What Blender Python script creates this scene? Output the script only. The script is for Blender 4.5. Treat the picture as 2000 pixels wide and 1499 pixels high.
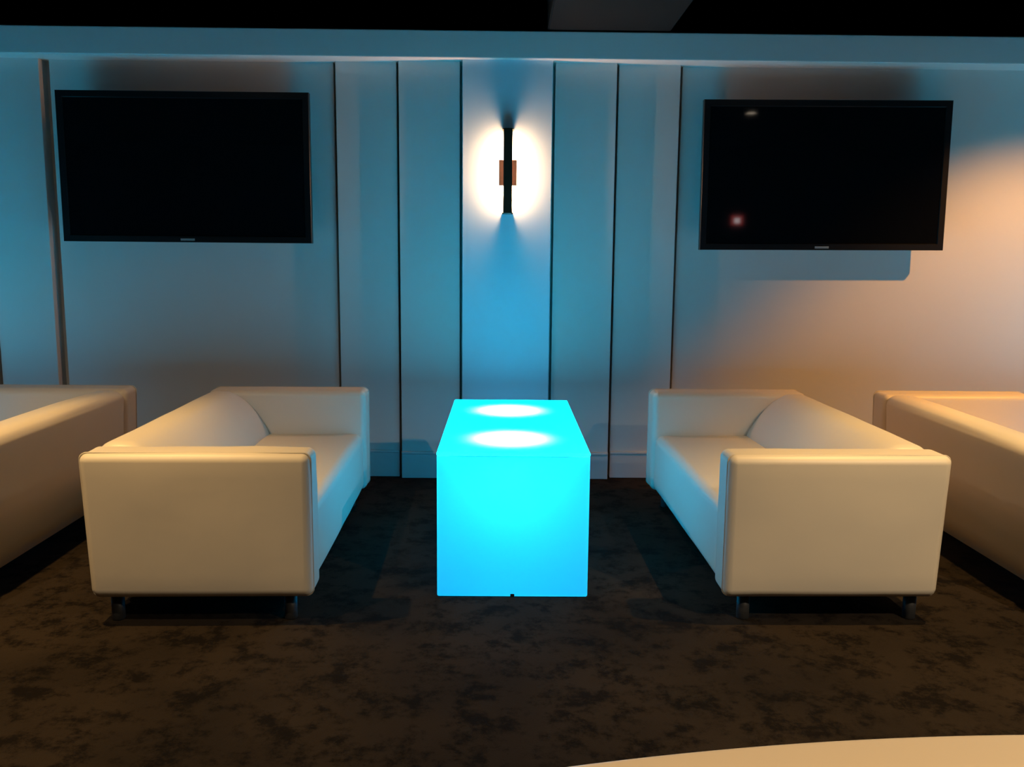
import bpy, bmesh, math, random
from mathutils import Vector, Matrix, noise

# ------------------------------------------------------------------ clear
for o in list(bpy.data.objects):
    bpy.data.objects.remove(o, do_unlink=True)
scene = bpy.context.scene
COL = scene.collection
random.seed(7)

# ------------------------------------------------------------------ camera
def make_camera():
    pitch, yaw, roll = math.radians(8.1745), math.radians(0.6035), math.radians(-0.5144)
    f = Vector((math.sin(yaw) * math.cos(pitch), math.cos(yaw) * math.cos(pitch), -math.sin(pitch)))
    r = Vector((math.cos(yaw), -math.sin(yaw), 0))
    u = r.cross(f)
    r2 = r * math.cos(roll) - u * math.sin(roll)
    u2 = r * math.sin(roll) + u * math.cos(roll)
    cd = bpy.data.cameras.new('camera')
    cd.sensor_width = 36.0
    cd.lens = 1705.3 * 36.0 / 2000.0
    cd.clip_start = 0.05
    co = bpy.data.objects.new('camera', cd)
    COL.objects.link(co)
    m = Matrix((r2, u2, -f)).transposed().to_4x4()
    m.translation = Vector((0, -5.7516, 1.4724))
    co.matrix_world = m
    scene.camera = co
make_camera()

# ------------------------------------------------------------------ world, exposure
w = bpy.data.worlds.new('dark_room_ambience')
scene.world = w
w.use_nodes = True
bg = w.node_tree.nodes['Background']
bg.inputs[0].default_value = (0.9, 0.75, 0.6, 1)
bg.inputs[1].default_value = 0.0015
vs = scene.view_settings
vs.view_transform = 'Standard'
vs.look = 'None'
vs.exposure = 0.0
vs.gamma = 1.0
vs.use_curve_mapping = False

# light levels (the lamps themselves are built further down, in their builders)
P_LEFT, P_RIGHT, P_WALL = 150.0, 355.0, 395.0      # ceiling downlights, watts
P_OVER_LEFT, P_OVER_RIGHT = 340.0, 330.0           # downlights over the sofa backs
WARM = (1.0, 0.60, 0.20)
GLOW = (0.0, 0.44, 1.0)                            # colour of the lit tables
P_BULB, P_FILL, GLOW_SIDE, GLOW_LID = 42.0, 22.0, 0.20, 8.4
BULB = (0.9, 1.0, 1.0)
LID = (0.0, 0.64, 1.0)
SCONCE = 430.0

# ------------------------------------------------------------------ materials
def nmat(name):
    m = bpy.data.materials.new(name)
    m.use_nodes = True
    nt = m.node_tree
    return m, nt, nt.nodes, nt.links, nt.nodes['Principled BSDF']

def plain(name, col, rough=0.5, metal=0.0, spec=0.5, bump=0.0, bscale=40.0, var=0.0, vscale=3.0, coat=0.0):
    m, nt, N, L, b = nmat(name)
    b.inputs['Base Color'].default_value = (*col, 1)
    b.inputs['Roughness'].default_value = rough
    b.inputs['Metallic'].default_value = metal
    b.inputs['Specular IOR Level'].default_value = spec
    b.inputs['Coat Weight'].default_value = coat
    tc = N.new('ShaderNodeTexCoord')
    if var > 0:
        nz = N.new('ShaderNodeTexNoise'); nz.inputs['Scale'].default_value = vscale; nz.inputs['Detail'].default_value = 5
        L.new(tc.outputs['Object'], nz.inputs['Vector'])
        mx = N.new('ShaderNodeMix'); mx.data_type = 'RGBA'
        mx.inputs[6].default_value = (*[c * (1 - var) for c in col], 1)
        mx.inputs[7].default_value = (*[min(1, c * (1 + var)) for c in col], 1)
        L.new(nz.outputs['Fac'], mx.inputs[0]); L.new(mx.outputs[2], b.inputs['Base Color'])
    if bump > 0:
        n2 = N.new('ShaderNodeTexNoise'); n2.inputs['Scale'].default_value = bscale; n2.inputs['Detail'].default_value = 4
        L.new(tc.outputs['Object'], n2.inputs['Vector'])
        bp = N.new('ShaderNodeBump'); bp.inputs['Strength'].default_value = bump; bp.inputs['Distance'].default_value = 0.01
        L.new(n2.outputs['Fac'], bp.inputs['Height']); L.new(bp.outputs['Normal'], b.inputs['Normal'])
    return m

def emit(name, col, strength):
    m, nt, N, L, b = nmat(name)
    b.inputs['Base Color'].default_value = (0.6, 0.6, 0.6, 1)
    b.inputs['Emission Color'].default_value = (*col, 1)
    b.inputs['Emission Strength'].default_value = strength
    return m

def carpet_mat():
    m, nt, N, L, b = nmat('patterned_carpet')
    b.inputs['Roughness'].default_value = 0.95
    b.inputs['Specular IOR Level'].default_value = 0.1
    tc = N.new('ShaderNodeTexCoord')
    mp = N.new('ShaderNodeMapping'); L.new(tc.outputs['Object'], mp.inputs['Vector'])
    mp.inputs['Scale'].default_value = (1.0, 1.0, 1.0)
    # broad mottled blotches broken by a finer noise, like a worn damask
    n1 = N.new('ShaderNodeTexNoise'); n1.inputs['Scale'].default_value = 6.5; n1.inputs['Detail'].default_value = 8; n1.inputs['Roughness'].default_value = 0.78
    n1.inputs['Distortion'].default_value = 0.0
    L.new(mp.outputs[0], n1.inputs['Vector'])
    r1 = N.new('ShaderNodeValToRGB')
    r1.color_ramp.elements[0].position = 0.42; r1.color_ramp.elements[0].color = (0.0060, 0.0040, 0.0026, 1)
    r1.color_ramp.elements[1].position = 0.52; r1.color_ramp.elements[1].color = (0.0231, 0.0169, 0.0115, 1)
    e = r1.color_ramp.elements.new(0.47); e.color = (0.0161, 0.0115, 0.0073, 1)
    L.new(n1.outputs['Fac'], r1.inputs['Fac'])
    n2 = N.new('ShaderNodeTexNoise'); n2.inputs['Scale'].default_value = 1.3; n2.inputs['Detail'].default_value = 3
    L.new(mp.outputs[0], n2.inputs['Vector'])
    mx = N.new('ShaderNodeMix'); mx.data_type = 'RGBA'; mx.blend_type = 'MULTIPLY'
    r2 = N.new('ShaderNodeValToRGB')
    r2.color_ramp.elements[0].position = 0.35; r2.color_ramp.elements[0].color = (0.62, 0.60, 0.58, 1)
    r2.color_ramp.elements[1].position = 0.65; r2.color_ramp.elements[1].color = (1.15, 1.1, 1.05, 1)
    L.new(n2.outputs['Fac'], r2.inputs['Fac'])
    mx.inputs[0].default_value = 1.0
    L.new(r1.outputs['Color'], mx.inputs[6]); L.new(r2.outputs['Color'], mx.inputs[7])
    L.new(mx.outputs[2], b.inputs['Base Color'])
    n3 = N.new('ShaderNodeTexNoise'); n3.inputs['Scale'].default_value = 260; n3.inputs['Detail'].default_value = 2
    L.new(mp.outputs[0], n3.inputs['Vector'])
    bp = N.new('ShaderNodeBump'); bp.inputs['Strength'].default_value = 0.35; bp.inputs['Distance'].default_value = 0.006
    L.new(n3.outputs['Fac'], bp.inputs['Height']); L.new(bp.outputs['Normal'], b.inputs['Normal'])
    return m

def glow_mat(name, ecol, estr, thru):
    """milky acrylic skin: lets the lamps inside shine through, plus an even emission added to carry the glow out to the walls"""
    m, nt, N, L, b = nmat(name)
    N.remove(b)
    out = N['Material Output']
    tr = N.new('ShaderNodeBsdfTranslucent'); tr.inputs['Color'].default_value = (0.55 * thru, 0.85 * thru, 0.9 * thru, 1)
    df = N.new('ShaderNodeBsdfDiffuse'); df.inputs['Color'].default_value = (0.06, 0.45, 0.55, 1)
    gl = N.new('ShaderNodeBsdfGlossy'); gl.inputs['Roughness'].default_value = 0.25; gl.inputs['Color'].default_value = (1, 1, 1, 1)
    em = N.new('ShaderNodeEmission'); em.inputs['Color'].default_value = (*ecol, 1); em.inputs['Strength'].default_value = estr  # added emission, so the skin itself sheds light
    m1 = N.new('ShaderNodeMixShader'); m1.inputs[0].default_value = 0.4
    m2 = N.new('ShaderNodeMixShader'); m2.inputs[0].default_value = 0.03
    ad = N.new('ShaderNodeAddShader')
    L.new(tr.outputs[0], m1.inputs[1]); L.new(df.outputs[0], m1.inputs[2])
    L.new(m1.outputs[0], m2.inputs[1]); L.new(gl.outputs[0], m2.inputs[2])
    L.new(m2.outputs[0], ad.inputs[0]); L.new(em.outputs[0], ad.inputs[1])
    L.new(ad.outputs[0], out.inputs['Surface'])
    return m

def amber_mat():
    m, nt, N, L, b = nmat('amber_glass')
    tr = N.new('ShaderNodeBsdfTranslucent'); tr.inputs['Color'].default_value = (0.06, 0.045, 0.04, 1)
    ad = N.new('ShaderNodeAddShader')
    b.inputs['Base Color'].default_value = (0.10, 0.055, 0.03, 1); b.inputs['Roughness'].default_value = 0.3
    L.new(b.outputs[0], ad.inputs[0]); L.new(tr.outputs[0], ad.inputs[1]); L.new(ad.outputs[0], N['Material Output'].inputs['Surface'])
    return m

M = {
    'amber': amber_mat(),
    'wall': plain('painted_wall', (0.56, 0.55, 0.53), 0.55, bump=0.04, bscale=220, var=0.03),
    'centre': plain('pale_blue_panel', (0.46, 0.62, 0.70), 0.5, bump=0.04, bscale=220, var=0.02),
    'fascia': plain('painted_fascia', (0.56, 0.56, 0.55), 0.5, bump=0.03, bscale=200),
    'black': plain('black_paint', (0.006, 0.006, 0.007), 0.9, spec=0.1),
    'beam': plain('grey_duct_paint', (0.009, 0.009, 0.009), 0.8, spec=0.1),
    'roomdark': plain('dark_room_paint', (0.03, 0.026, 0.024), 0.85, spec=0.2),
    'carpet': carpet_mat(),
    'vinyl': plain('cream_vinyl', (0.70, 0.63, 0.53), 0.42, spec=0.4, bump=0.10, bscale=7.0, var=0.03, vscale=2.0),
    'tan': plain('warm_lit_vinyl', (0.97, 0.74, 0.47), 0.45, spec=0.4, bump=0.06, bscale=7.0),  # bench cream, with warm lamplight put into the colour
    'piping': plain('cream_piping', (0.60, 0.54, 0.45), 0.5),
    'steel': plain('brushed_steel', (0.06, 0.062, 0.068), 0.45, metal=0.5),
    'under': plain('black_lining', (0.012, 0.012, 0.013), 0.95, spec=0.05),
    'bezel': plain('black_gloss_bezel', (0.006, 0.006, 0.007), 0.30, spec=0.4),
    'screen': plain('black_screen', (0.0025, 0.003, 0.004), 0.04, spec=0.45),
    'tvback': plain('black_tv_plastic', (0.012, 0.012, 0.013), 0.6),
    'logo': plain('grey_logo', (0.30, 0.32, 0.33), 0.4, metal=0.3),
    'bronze': plain('dark_bronze', (0.045, 0.026, 0.015), 0.38, metal=0.6),
    'bronze2': plain('bronze_bracket', (0.22, 0.13, 0.07), 0.45, metal=0.4),
    'glow': glow_mat('milky_lit_acrylic', GLOW, GLOW_SIDE, 0.54),
    'lid': glow_mat('milky_lit_lid', LID, GLOW_LID, 1.0),
    'diff': emit('sconce_diffuser', (1.0, 0.50, 0.25), SCONCE),
    'lampwhite': emit('downlight_lens', (1.0, 0.82, 0.6), 14.0),
    'red': emit('red_sign_glow', (1.0, 0.06, 0.05), 2.5),
    'signwhite': emit('white_sign_glow', (1.0, 0.85, 0.85), 8.0),
}

# ------------------------------------------------------------------ mesh helpers
def link(name, bm, mat, parent=None, smooth=False, loc=None):
    me = bpy.data.meshes.new(name)
    bmesh.ops.recalc_face_normals(bm, faces=bm.faces)
    bm.to_mesh(me); bm.free()
    me.materials.append(mat)
    if smooth:
        for p in me.polygons: p.use_smooth = True
    o = bpy.data.objects.new(name, me)
    COL.objects.link(o)
    if parent is not None: o.parent = parent
    if loc is not None: o.location = loc
    return o

def empty(name, loc, rz=0.0):
    o = bpy.data.objects.new(name, None)
    COL.objects.link(o)
    o.empty_display_size = 0.1
    o.location = loc; o.rotation_euler = (0, 0, rz)
    return o

def tag(o, label=None, cat=None, group=None, kind=None):
    if label: o['label'] = label
    if cat: o['category'] = cat
    if group: o['group'] = group
    if kind: o['kind'] = kind
    return o

def box(bm, x0, x1, y0, y1, z0, z1, bevel=0.0, seg=2):
    r = bmesh.ops.create_cube(bm, size=1.0)
    vs_ = r['verts']
    for v in vs_:
        v.co = Vector((x0 + (v.co.x + .5) * (x1 - x0), y0 + (v.co.y + .5) * (y1 - y0), z0 + (v.co.z + .5) * (z1 - z0)))
    if bevel > 0:
        es = list({e for v in vs_ for e in v.link_edges})
        bmesh.ops.bevel(bm, geom=es, offset=bevel, segments=seg, affect='EDGES', profile=0.5)
    return bm

def bx(*a, **k):
    return box(bmesh.new(), *a, **k)

def axis_pts(s, r, k, n):
    pts = [-s + r * i / k for i in range(k)]
    pts += [-(s - r) + 2 * (s - r) * i / n for i in range(n + 1)]
    pts += [s - r + r * (i + 1) / k for i in range(k)]
    return pts

def pillow_box(sx, sy, sz, r, bulge=(0, 0, 0), k=5, n=8, wob=0.0, seed=0.0, taper=None):
    """half sizes; rounded box whose faces swell by bulge and wobble by wob, like stuffed upholstery"""
    ax = [axis_pts(sx, r, k, n), axis_pts(sy, r, k, n), axis_pts(sz, r, k, n)]
    S = (sx, sy, sz)
    bm = bmesh.new(); cache = {}
    def vert(p):
        key = tuple(round(c, 6) for c in p)
        if key in cache: return cache[key]
        P = Vector(p)
        inn = Vector([max(-(S[i] - r), min(S[i] - r, P[i])) for i in range(3)])
        d = P - inn
        # map the cube edge zone to a quarter circle
        dd = Vector([math.tan(max(-1, min(1, c / r)) * math.pi / 4) for c in d])
        if dd.length > 0: dd.normalize()
        q = inn + dd * r
        for i in range(3):
            a, b = (i + 1) % 3, (i + 2) % 3
            f = max(0, 1 - (P[a] / S[a]) ** 2) * max(0, 1 - (P[b] / S[b]) ** 2)
            q[i] += bulge[i] * f * (P[i] / S[i])
        if wob > 0:
            t = noise.noise(q * 5.0 + Vector((seed, seed * 2, 0)))
            t2 = noise.noise(q * 14.0 + Vector((seed * 3, 0, seed)))
            q = q + dd * (wob * (t + 0.4 * t2))
        if taper: q = taper(q)
        v = bm.verts.new(q); cache[key] = v
        return v
    for i in range(3):
        a, b = (i + 1) % 3, (i + 2) % 3
        for s in (-1, 1):
            for ia in range(len(ax[a]) - 1):
                for ib in range(len(ax[b]) - 1):
                    qs = []
                    for (da, db) in ((0, 0), (1, 0), (1, 1), (0, 1)):
                        p = [0, 0, 0]; p[i] = s * S[i]; p[a] = ax[a][ia + da]; p[b] = ax[b][ib + db]
                        qs.append(vert(p))
                    try: bm.faces.new(qs if s > 0 else qs[::-1])
                    except ValueError: pass
    return bm

def tube(bm, pts, rad, n=8, closed=False):
    P = [Vector(p) for p in pts]; m = len(P); rings = []
    for i, p in enumerate(P):
        if closed: t = P[(i + 1) % m] - P[i - 1]
        else: t = P[min(i + 1, m - 1)] - P[max(i - 1, 0)]
        t.normalize()
        up = Vector((0, 0, 1)) if abs(t.z) < 0.9 else Vector((0, 1, 0))
        a = t.cross(up).normalized(); b = a.cross(t)
        rings.append([bm.verts.new(p + (a * math.cos(2 * math.pi * j / n) + b * math.sin(2 * math.pi * j / n)) * rad) for j in range(n)])
    for i in range(m if closed else m - 1):
        A, B = rings[i], rings[(i + 1) % m]
        for j in range(n): bm.faces.new((A[j], A[(j + 1) % n], B[(j + 1) % n], B[j]))
    if not closed:
        bm.faces.new(rings[0]); bm.faces.new(rings[-1][::-1])
    return bm

def lathe(bm, prof, n=24, c=(0, 0, 0), cap=True):
    rings = []
    for r, z in prof:
        rings.append([bm.verts.new((c[0] + r * math.cos(2 * math.pi * j / n), c[1] + r * math.sin(2 * math.pi * j / n), c[2] + z)) for j in range(n)])
    for A, B in zip(rings, rings[1:]):
        for j in range(n): bm.faces.new((A[j], A[(j + 1) % n], B[(j + 1) % n], B[j]))
    if cap:
        bm.faces.new(rings[0]); bm.faces.new(rings[-1])
    return bm

def copy_tree(o, parent=None):
    c = o.copy(); COL.objects.link(c)
    if parent is not None: c.parent = parent
    for ch in list(o.children): copy_tree(ch, c)
    return c

# ------------------------------------------------------------------ the room
XW = 7.0
tag(link('floor', bx(-XW, XW, -9.3, 3.0, -0.1, 0.0), M['carpet']), kind='structure')
tag(link('ceiling', bx(-XW, XW, -9.3, 3.0, 3.30, 3.40), M['black']), kind='structure')
tag(link('wall_front', bx(-XW, XW, -9.4, -9.3, 0, 3.3), M['roomdark']), kind='structure')
tag(link('wall_left', bx(-XW - .1, -XW, -9.3, 3.0, 0, 3.3), M['roomdark']), kind='structure')
tag(link('wall_right', bx(XW, XW + .1, -9.3, 3.0, 0, 3.3), M['roomdark']), kind='structure')
tag(link('wall_rear', bx(-XW, XW, 3.0, 3.1, 0, 3.3), M['black']), kind='structure')

Y0, Y1, Y2, Y3 = 0.080, 0.040, 0.0, -0.060         # main wall and the three steps of the pilaster
ZTOP = 2.86
wb = tag(link('wall_back', bx(-XW, XW, Y0 + .06, Y0 + .16, 0, ZTOP), M['wall']), kind='structure')
GAP = 0.018                                        # dark shadow gap between neighbouring boards
PX = [(-1.082, 1.122), (-0.676, 0.710), (-0.269, 0.301)]
LX = -4.04                                         # the next pilaster, cut by the left edge of the picture
LP = [(LX - 1.10, LX + 1.082), (LX - .69, LX + .69), (LX - .285, LX + .285)]
def pilaster(P):
    return [(P[0][0], P[1][0] - GAP, Y1), (P[1][0], P[2][0] - GAP, Y2), (P[2][0], P[2][1], Y3),
            (P[2][1] + GAP, P[1][1], Y2), (P[1][1] + GAP, P[0][1], Y1)]
boards = [(-XW, LP[0][0] - GAP, Y0)] + pilaster(LP) + [(LP[0][1] + 0.045, PX[0][0] - GAP, Y0)] + pilaster(PX) + [(PX[0][1] + GAP, XW, Y0)]
for x0, x1, y in boards:
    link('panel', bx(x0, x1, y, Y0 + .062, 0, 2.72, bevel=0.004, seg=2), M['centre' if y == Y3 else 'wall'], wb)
bb = bmesh.new()
for x0, x1, y in boards:
    box(bb, x0, x1, y - 0.014, y + .004, 0, 0.165, 0.002, 1)
    box(bb, x0, x1, y - 0.022, y + .004, 0.165, 0.182, 0.004, 2)
tag(link('baseboard_back', bb, M['fascia']), kind='structure')
# cornice board that closes the top of the wall
bm = bx(-XW, XW, -0.096, Y0 + .16, 2.700, 2.866, 0.006, 2)
tag(link('trim_1', bm, M['fascia'], smooth=False), kind='structure')

# boxed-in duct below the black ceiling, running towards the viewer
b = link('ceiling_duct', bx(0.262, 1.03, -8.0, 2.98, 2.875, 3.30, 0.01, 1), M['beam'])
tag(b, 'dark grey boxed duct under the black ceiling above the cornice', 'duct')

# ------------------------------------------------------------------ sofa
SL, SD, SH, SG = 1.817, 0.898, 0.705, 0.120         # length, depth, height, leg height
AT = 0.175                                          # arm thickness
def make_sofa(name, label, loc, rz, seed, legs=True):
    """front faces local +x, length along y; origin on the floor under the middle"""
    root = empty(name, loc, rz)
    tag(root, label, 'sofa', 'cream vinyl sofas')
    def tap(q):   # the cover draws in a little towards the floor at the back
        t = max(0.0, min(1.0, (SH - (q.z + zc)) / (SH - SG)))
        q = q.copy()
        if q.x < 0: q.x += 0.024 * t * min(1, -q.x / (SD / 2))
        return q
    zc = (SH + SG) / 2
    for s in (-1, 1):
        bm = pillow_box(SD / 2, AT / 2, (SH - SG) / 2, 0.034, (0.002, 0.007, 0.004), wob=0.0028, seed=seed + s, taper=tap)
        arm = link('arm', bm, M['vinyl'], root, True, (0, s * (SL / 2 - AT / 2), zc))
        # welt around the outer face of the arm
        yw = s * (AT / 2 - 0.030)
        hx, hz, rr = SD / 2 + 0.0005, (SH - SG) / 2 + 0.0005, 0.03
        pts = []
        for cx, cz, a0 in ((hx - rr, hz - rr, 0), (-hx + rr, hz - rr, 90), (-hx + rr, -hz + rr, 180), (hx - rr, -hz + rr, 270)):
            for i in range(7):
                a = math.radians(a0 + 15 * i)
                pts.append(tap(Vector((cx + rr * math.cos(a), yw, cz + rr * math.sin(a)))))
        link('piping', tube(bmesh.new(), pts, 0.0035, 6, True), M['piping'], arm, True)
    # backrest: a profile lofted between the arms, its face swelling out towards the seat
    L2 = SL / 2 - AT - 0.003
    xb = -SD / 2
    prof = []
    for i in range(7):   # outside bottom to top
        t = i / 6; prof.append((xb + 0.024 * (1 - t), SG + (SH - 0.05 - SG) * t))
    for i in range(1, 9):
        a = math.radians(180 - 90 * i / 8); prof.append((xb + 0.07 + 0.07 * math.cos(a), SH - 0.05 + 0.054 * math.sin(a)))
    front = [(0.135, SH + 0.002), (0.175, SH - 0.018), (0.215, SH - 0.045), (0.255, SH - 0.085), (0.292, SH - 0.130), (0.322, SH - 0.175),
             (0.345, SH - 0.215), (0.356, SH - 0.245), (0.352, SH - 0.275), (0.330, SH - 0.30), (0.28, SH - 0.33)]
    prof += [(xb + x, z) for x, z in front]
    prof += [(xb + 0.26, SG + .1), (xb + 0.25, SG)]
    cx_ = sum(p[0] for p in prof) / len(prof); cz_ = sum(p[1] for p in prof) / len(prof)
    bm = bmesh.new(); rings = []; NS = 44
    for i in range(NS + 1):
        t = i / NS
        y = -L2 + 2 * L2 * (0.5 - 0.5 * math.cos(math.pi * t))
        e = max(0.0, 1 - (L2 - abs(y)) / 0.050)
        shr = 0.034 * (1 - math.sqrt(max(0, 1 - e * e)))
        ring = []
        for j, (x, z) in enumerate(prof):
            d = Vector((x - cx_, 0, z - cz_)); d.normalize()
            p = Vector((x, y, z)) - d * shr
            if j > 8:
                wv = noise.noise(Vector((x * 4, y * 2.2, z * 6 + seed))) * 0.007 + 0.006 * math.cos(y / L2 * math.pi / 2)
                p += d * wv
            ring.append(bm.verts.new(p))
        rings.append(ring)
    n = len(prof)
    for A, B in zip(rings, rings[1:]):
        for j in range(n): bm.faces.new((A[j], A[(j + 1) % n], B[(j + 1) % n], B[j]))
    bm.faces.new(rings[0]); bm.faces.new(rings[-1])
    link('backrest', bm, M['vinyl'], root, True)
    # upholstered seat block, its cover running down to the legs in one piece
    hx, hz = (SD - 0.24) / 2, (0.457 - SG) / 2
    bm = pillow_box(hx, SL / 2 - AT + 0.004, hz, 0.048, (0.006, 0, 0.014), wob=0.003, seed=seed + 5)
    link('seat', bm, M['vinyl'], root, True, (SD / 2 - 0.012 - hx, 0, SG + 0.003 + hz))
    link('underside', bx(-SD / 2 + .05, SD / 2 - .04, -SL / 2 + .04, SL / 2 - .04, SG - 0.006, SG + .03), M['under'], root)
    for sx, sy in ((-1, -1), (1, -1), (-1, 1), (1, 1)):
        bm = lathe(bmesh.new(), [(0.023, 0.0), (0.026, 0.004), (0.026, SG - 0.004)], 20)
        link('leg', bm, M['steel'], root, True, ((0.343 if sx > 0 else -0.355), sy * (SL / 2 - 0.088), 0))
    return root

def sofa_at(front_x, near_y, side, label, seed, rot=0.0):
    a = math.radians(rot)
    # centre from the near front corner
    X, Y = side * SD / 2, SL / 2
    cx_ = front_x + X * math.cos(a) - Y * math.sin(a); cy_ = near_y + X * math.sin(a) + Y * math.cos(a)
    return make_sofa('sofa', label, (cx_, cy_, 0), a + (0 if side < 0 else math.pi), seed)
sofa_at(-0.755, -2.411, -1, 'cream vinyl sofa left of the central glowing table, facing it', 1.0, 1.35)
sofa_at(0.8985, -2.393, 1, 'cream vinyl sofa right of the central glowing table, facing it', 4.0, 0.76)
# neighbours stand back to back with them
sofa_at(-2.150 - SD, -2.42, 1, 'cream vinyl sofa cut by the left picture edge, back to back with another sofa', 8.0, 0.6)
sofa_at(2.225 + SD, -2.40, -1, 'cream vinyl sofa cut by the right picture edge, back to back with another sofa', 12.0, 0.3)

# ------------------------------------------------------------------ glowing tables
TW, TL_, TH = 0.658, 1.398, 0.650
def make_table(label, cx_, y0):
    root = empty('glow_table', (cx_, y0 + TL_ / 2, 0))
    tag(root, label, 'table', 'lit acrylic tables')
    hh = (TH - 0.012 - 0.004) / 2
    bm = pillow_box(TW / 2, TL_ / 2, hh, 0.008, (0, 0, 0), k=3, n=6)
    bmesh.ops.delete(bm, geom=[f for f in bm.faces if f.calc_center_median().z > hh - 0.0085], context='FACES')
    link('shell', bm, M['glow'], root, True, (0, 0, 0.004 + hh))
    bm = pillow_box(TW / 2, TL_ / 2, 0.009, 0.006, (0, 0, 0), k=3, n=6)
    bmesh.ops.delete(bm, geom=[f for f in bm.faces if f.calc_center_median().z < -0.0085], context='FACES')
    link('lid', bm, M['lid'], root, True, (0, 0, TH - 0.009))
    link('cable_outlet', bx(-0.009, 0.009, -TL_ / 2 - 0.003, -TL_ / 2 + 0.002, 0.003, 0.017, 0.002, 1), M['under'], root)
    for yy in (-1.81, -1.06):      # two reflector bulbs inside, shining up at the top
        ld = bpy.data.lights.new('table_bulb', 'SPOT'); ld.energy = P_BULB; ld.color = BULB; ld.shadow_soft_size = 0.02
        ld.spot_size = math.radians(122); ld.spot_blend = 1.0
        lo = bpy.data.objects.new('table_bulb', ld); COL.objects.link(lo); lo.parent = root
        lo.location = (-0.012, yy + 2.1 - TL_ / 2, TH - 0.14); lo.rotation_euler = (math.pi, 0, 0)
    for yy in (-0.36, 0.30):  # fill lights added inside to brighten the upper sides
        ld = bpy.data.lights.new('table_fill', 'POINT'); ld.energy = P_FILL / 2; ld.color = GLOW; ld.shadow_soft_size = 0.08
        lo = bpy.data.objects.new('table_fill', ld); COL.objects.link(lo); lo.parent = root; lo.location = (0, yy - 0.07, TH - 0.15)
    return root
make_table('tall cyan glowing acrylic table with two bright spots on top, between the facing sofas', 0.048, -2.1006)
make_table('cyan glowing acrylic table of the bay beyond the left edge, lighting its wall', -3.98, -2.1)
make_table('cyan glowing acrylic table of the bay beyond the right edge, lighting its wall', 4.12, -2.1)

# ------------------------------------------------------------------ televisions
def make_tv(label, x0, x1, z0, z1, tilt):
    cx_, cz_ = (x0 + x1) / 2, (z0 + z1) / 2
    W, H = x1 - x0, z1 - z0
    root = empty('television', (cx_, -0.12, cz_))
    root.rotation_euler = (0, tilt, 0)
    tag(root, label, 'television', 'wall televisions')
    bz = 0.042
    # bezel ring with a chamfered inner edge
    bm = bmesh.new()
    def rect(hw, hh, y): return [bm.verts.new((sx * hw, y, sz * hh)) for sx, sz in ((-1, -1), (1, -1), (1, 1), (-1, 1))]
    R = [rect(W / 2, H / 2, 0.045), rect(W / 2, H / 2, 0.003), rect(W / 2 - .003, H / 2 - .003, 0.0),
         rect(W / 2 - bz + .004, H / 2 - bz + .004, 0.0), rect(W / 2 - bz, H / 2 - bz, 0.006), rect(W / 2 - bz, H / 2 - bz, 0.02)]
    for A, B in zip(R, R[1:]):
        for j in range(4): bm.faces.new((A[j], A[(j + 1) % 4], B[(j + 1) % 4], B[j]))
    link('bezel', bm, M['bezel'], root)
    link('screen', bx(-W / 2 + bz, W / 2 - bz, 0.007, 0.02, -H / 2 + bz, H / 2 - bz), M['screen'], root)
    bm = bmesh.new()
    box(bm, -W / 2 + .003, W / 2 - .003, 0.02, 0.05, -H / 2 + .003, H / 2 - .003, 0.005, 1)
    box(bm, -W / 2 + .25, W / 2 - .25, 0.05, 0.085, -H / 2 + .12, H / 2 - .2, 0.02, 2)
    link('back_cover', bm, M['tvback'], root)
    link('logo', bx(-0.045, 0.045, -0.0025, 0.001, -H / 2 + 0.010, -H / 2 + 0.024, 0.001, 1), M['logo'], root)
    mt = bmesh.new()
    box(mt, -0.30, 0.30, 0.185, 0.20, -0.2, 0.2, 0.003, 1)
    for s in (-1, 1): box(mt, s * .2 - .02, s * .2 + .02, 0.08, 0.19, -0.22, 0.22, 0.003, 1)
    link('wall_mount', mt, M['steel'], root)
    return root
make_tv('black flat television on the wall above the left sofa, screen blank', -2.790, -1.221, 1.554, 2.480, 0.0)
make_tv('black flat television on the wall above the right sofa, with a small red reflection', 1.248, 2.810, 1.541, 2.470, -0.006)

# ------------------------------------------------------------------ wall sconce
def make_sconce():
    x, zb, zt = 0.021, 1.750, 2.273
    root = empty('wall_sconce', (x, Y3, (zb + zt) / 2))
    tag(root, 'slim dark bronze sconce on the central pilaster, throwing warm light both sides', 'sconce')
    H = (zt - zb) / 2
    link('body', bx(-0.028, 0.028, -0.105, -0.085, -H, H, 0.004, 2), M['bronze'], root)
    bm = lathe(bmesh.new(), [(0.003, -0.195), (0.010, -0.19), (0.012, -0.18), (0.012, 0.18), (0.010, 0.19), (0.003, 0.195)], 16)
    link('bulb', bm, M['diff'], root, True, (0, -0.036, 0))
    for s in (-1, 1):
        link('end_cap', bx(-0.034, 0.034, -0.090, 0.0, s * H - (0.006 if s > 0 else 0), s * H + (0.006 if s < 0 else 0)), M['bronze'], root)
    link('bracket', bx(-0.056, 0.056, -0.084, -0.076, -0.088, 0.070, 0.002, 1), M['amber'], root)
    link('wall_plate', bx(-0.02, 0.02, -0.012, 0.0, -0.05, 0.05, 0.002, 1), M['bronze2'], root)
make_sconce()

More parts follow.
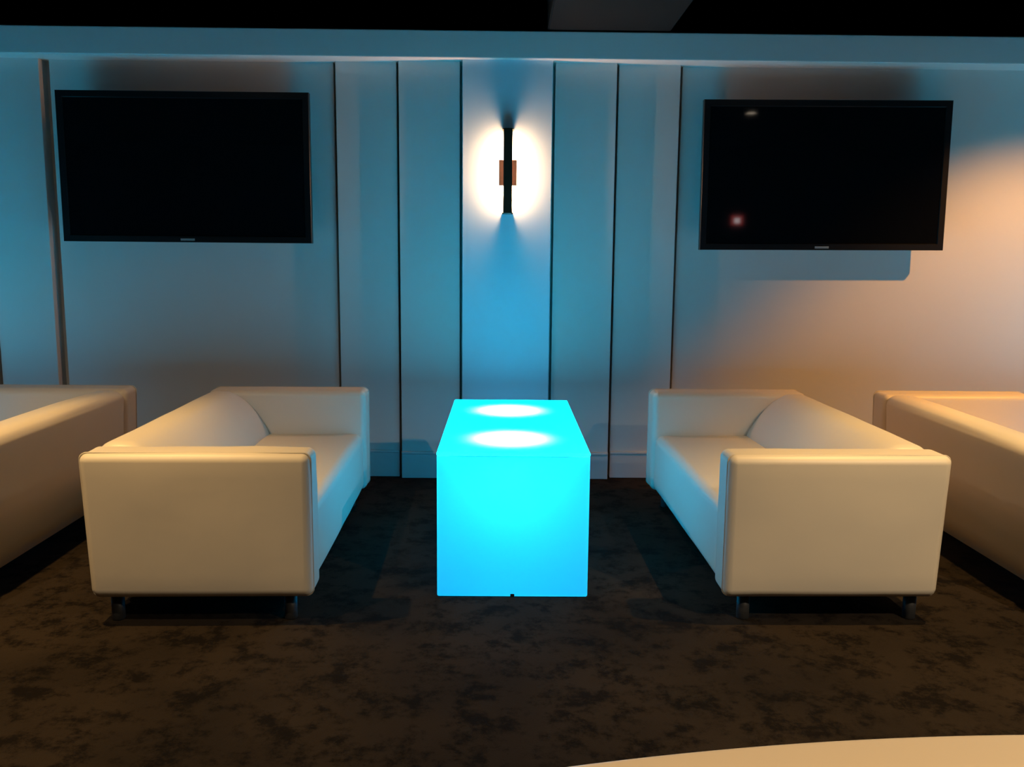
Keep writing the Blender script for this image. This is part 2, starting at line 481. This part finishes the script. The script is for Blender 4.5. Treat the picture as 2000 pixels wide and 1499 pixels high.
# ------------------------------------------------------------------ curved banquette in the foreground
def make_banquette():
    ccx, R = 0.832, 3.308
    ccy = -7.880
    root = empty('curved_bench', (ccx, ccy, 0))
    tag(root, 'curved cream padded bench back cut by the bottom right picture edge', 'bench')
    def arc(prof, a0, a1, n=64):
        bm = bmesh.new(); rings = []
        for i in range(n + 1):
            a = math.radians(a0 + (a1 - a0) * i / n)
            rings.append([bm.verts.new((r * math.sin(a), r * math.cos(a), z)) for r, z in prof])
        m = len(prof)
        for A, B in zip(rings, rings[1:]):
            for j in range(m): bm.faces.new((A[j], A[(j + 1) % m], B[(j + 1) % m], B[j]))
        bm.faces.new(rings[0]); bm.faces.new(rings[-1])
        return bm
    A0, A1 = -17, 32
    top = 0.80
    pr = [(R, 0.10)]
    for i in range(7):
        a = math.radians(90 * i / 6); pr.append((R - 0.02 + 0.02 * math.cos(a), top - 0.02 + 0.02 * math.sin(a)))
    for i in range(7):
        a = math.radians(90 + 90 * i / 6); pr.append((R - 0.085 + 0.015 * math.cos(a), top - 0.015 + 0.015 * math.sin(a)))
    pr += [(R - 0.100, 0.46), (R - 0.100, 0.10)]
    link('backrest', arc(pr, A0, A1), M['tan'], root, True)
    link('seat', arc([(R - 0.105, 0.30), (R - 0.105, 0.44), (R - 0.55, 0.45), (R - 0.58, 0.43), (R - 0.59, 0.40), (R - 0.59, 0.30)], A0, A1), M['tan'], root, True)
    link('plinth', arc([(R - 0.01, 0.0), (R - 0.01, 0.10), (R - 0.11, 0.10), (R - 0.11, 0.30), (R - 0.55, 0.30), (R - 0.55, 0.0)], A0, A1), M['under'], root)
make_banquette()

# ------------------------------------------------------------------ ceiling downlights
def make_downlight(label, x, y, z, watts, spot, blend, col=WARM, aim=None, size=0.03):
    root = empty('ceiling_downlight', (x, y, z))
    tag(root, label, 'downlight', 'warm ceiling downlights')
    bm = bmesh.new()
    lathe(bm, [(0.075, 0.0), (0.085, 0.0), (0.085, 3.30 - z), (0.0755, 3.30 - z), (0.075, 0.05)], 28, cap=False)
    link('housing', bm, M['tvback'], root, True)
    bm = lathe(bmesh.new(), [(0.074, 0.012), (0.074, 0.018)], 28)
    link('lens', bm, M['lampwhite'], root)
    ld = bpy.data.lights.new('downlight_lamp', 'SPOT')
    ld.energy = watts; ld.color = col; ld.spot_size = math.radians(spot); ld.spot_blend = blend; ld.shadow_soft_size = size
    lo = bpy.data.objects.new('downlight_lamp', ld); COL.objects.link(lo); lo.parent = root; lo.location = (0, 0, -0.01)
    if aim is not None:
        lo.rotation_euler = (Vector(aim) - Vector((x, y, z))).to_track_quat('-Z', 'Y').to_euler()
    return root
make_downlight('warm ceiling downlight in front of the left sofas', -2.45, -4.10, 3.20, P_LEFT, 140, 0.5, (1.0, 0.73, 0.44))
make_downlight('warm ceiling downlight mirrored as a pale streak in the right television', 2.93, -5.19, 3.20, P_RIGHT, 140, 0.5, (1.0, 0.78, 0.52))
make_downlight('warm ceiling downlight washing the wall beside the right television', 3.94, -1.65, 3.10, P_WALL, 79, 0.60, (1.0, 0.42, 0.07), aim=(3.35, -0.1, 0.0))
make_downlight('warm ceiling downlight above the backs of the two left sofas', -2.14, -2.70, 3.20, P_OVER_LEFT, 80, 0.7)
make_downlight('warm ceiling downlight above the backs of the two right sofas', 2.20, -2.65, 3.20, P_OVER_RIGHT, 80, 0.7)

# small red lit sign on the far wall behind the viewer, mirrored in the right television
def make_sign():
    t = 9.3 - 0.15 - 0.12
    x, z = 1.493 + 0.2651 * t, 1.725 + 0.0449 * t
    root = empty('red_wall_sign', (x, -9.3, z))
    tag(root, 'small red lit wall sign mirrored in the right television', 'sign')
    link('housing', bx(-0.11, 0.11, 0.0, 0.05, -0.09, 0.09, 0.006, 2), M['tvback'], root)
    link('red_panel', bx(-0.10, 0.10, 0.048, 0.054, -0.08, 0.08, 0.002, 1), M['red'], root)
    link('white_panel', bx(-0.045, 0.045, 0.052, 0.058, -0.045, 0.035, 0.002, 1), M['signwhite'], root)
make_sign()
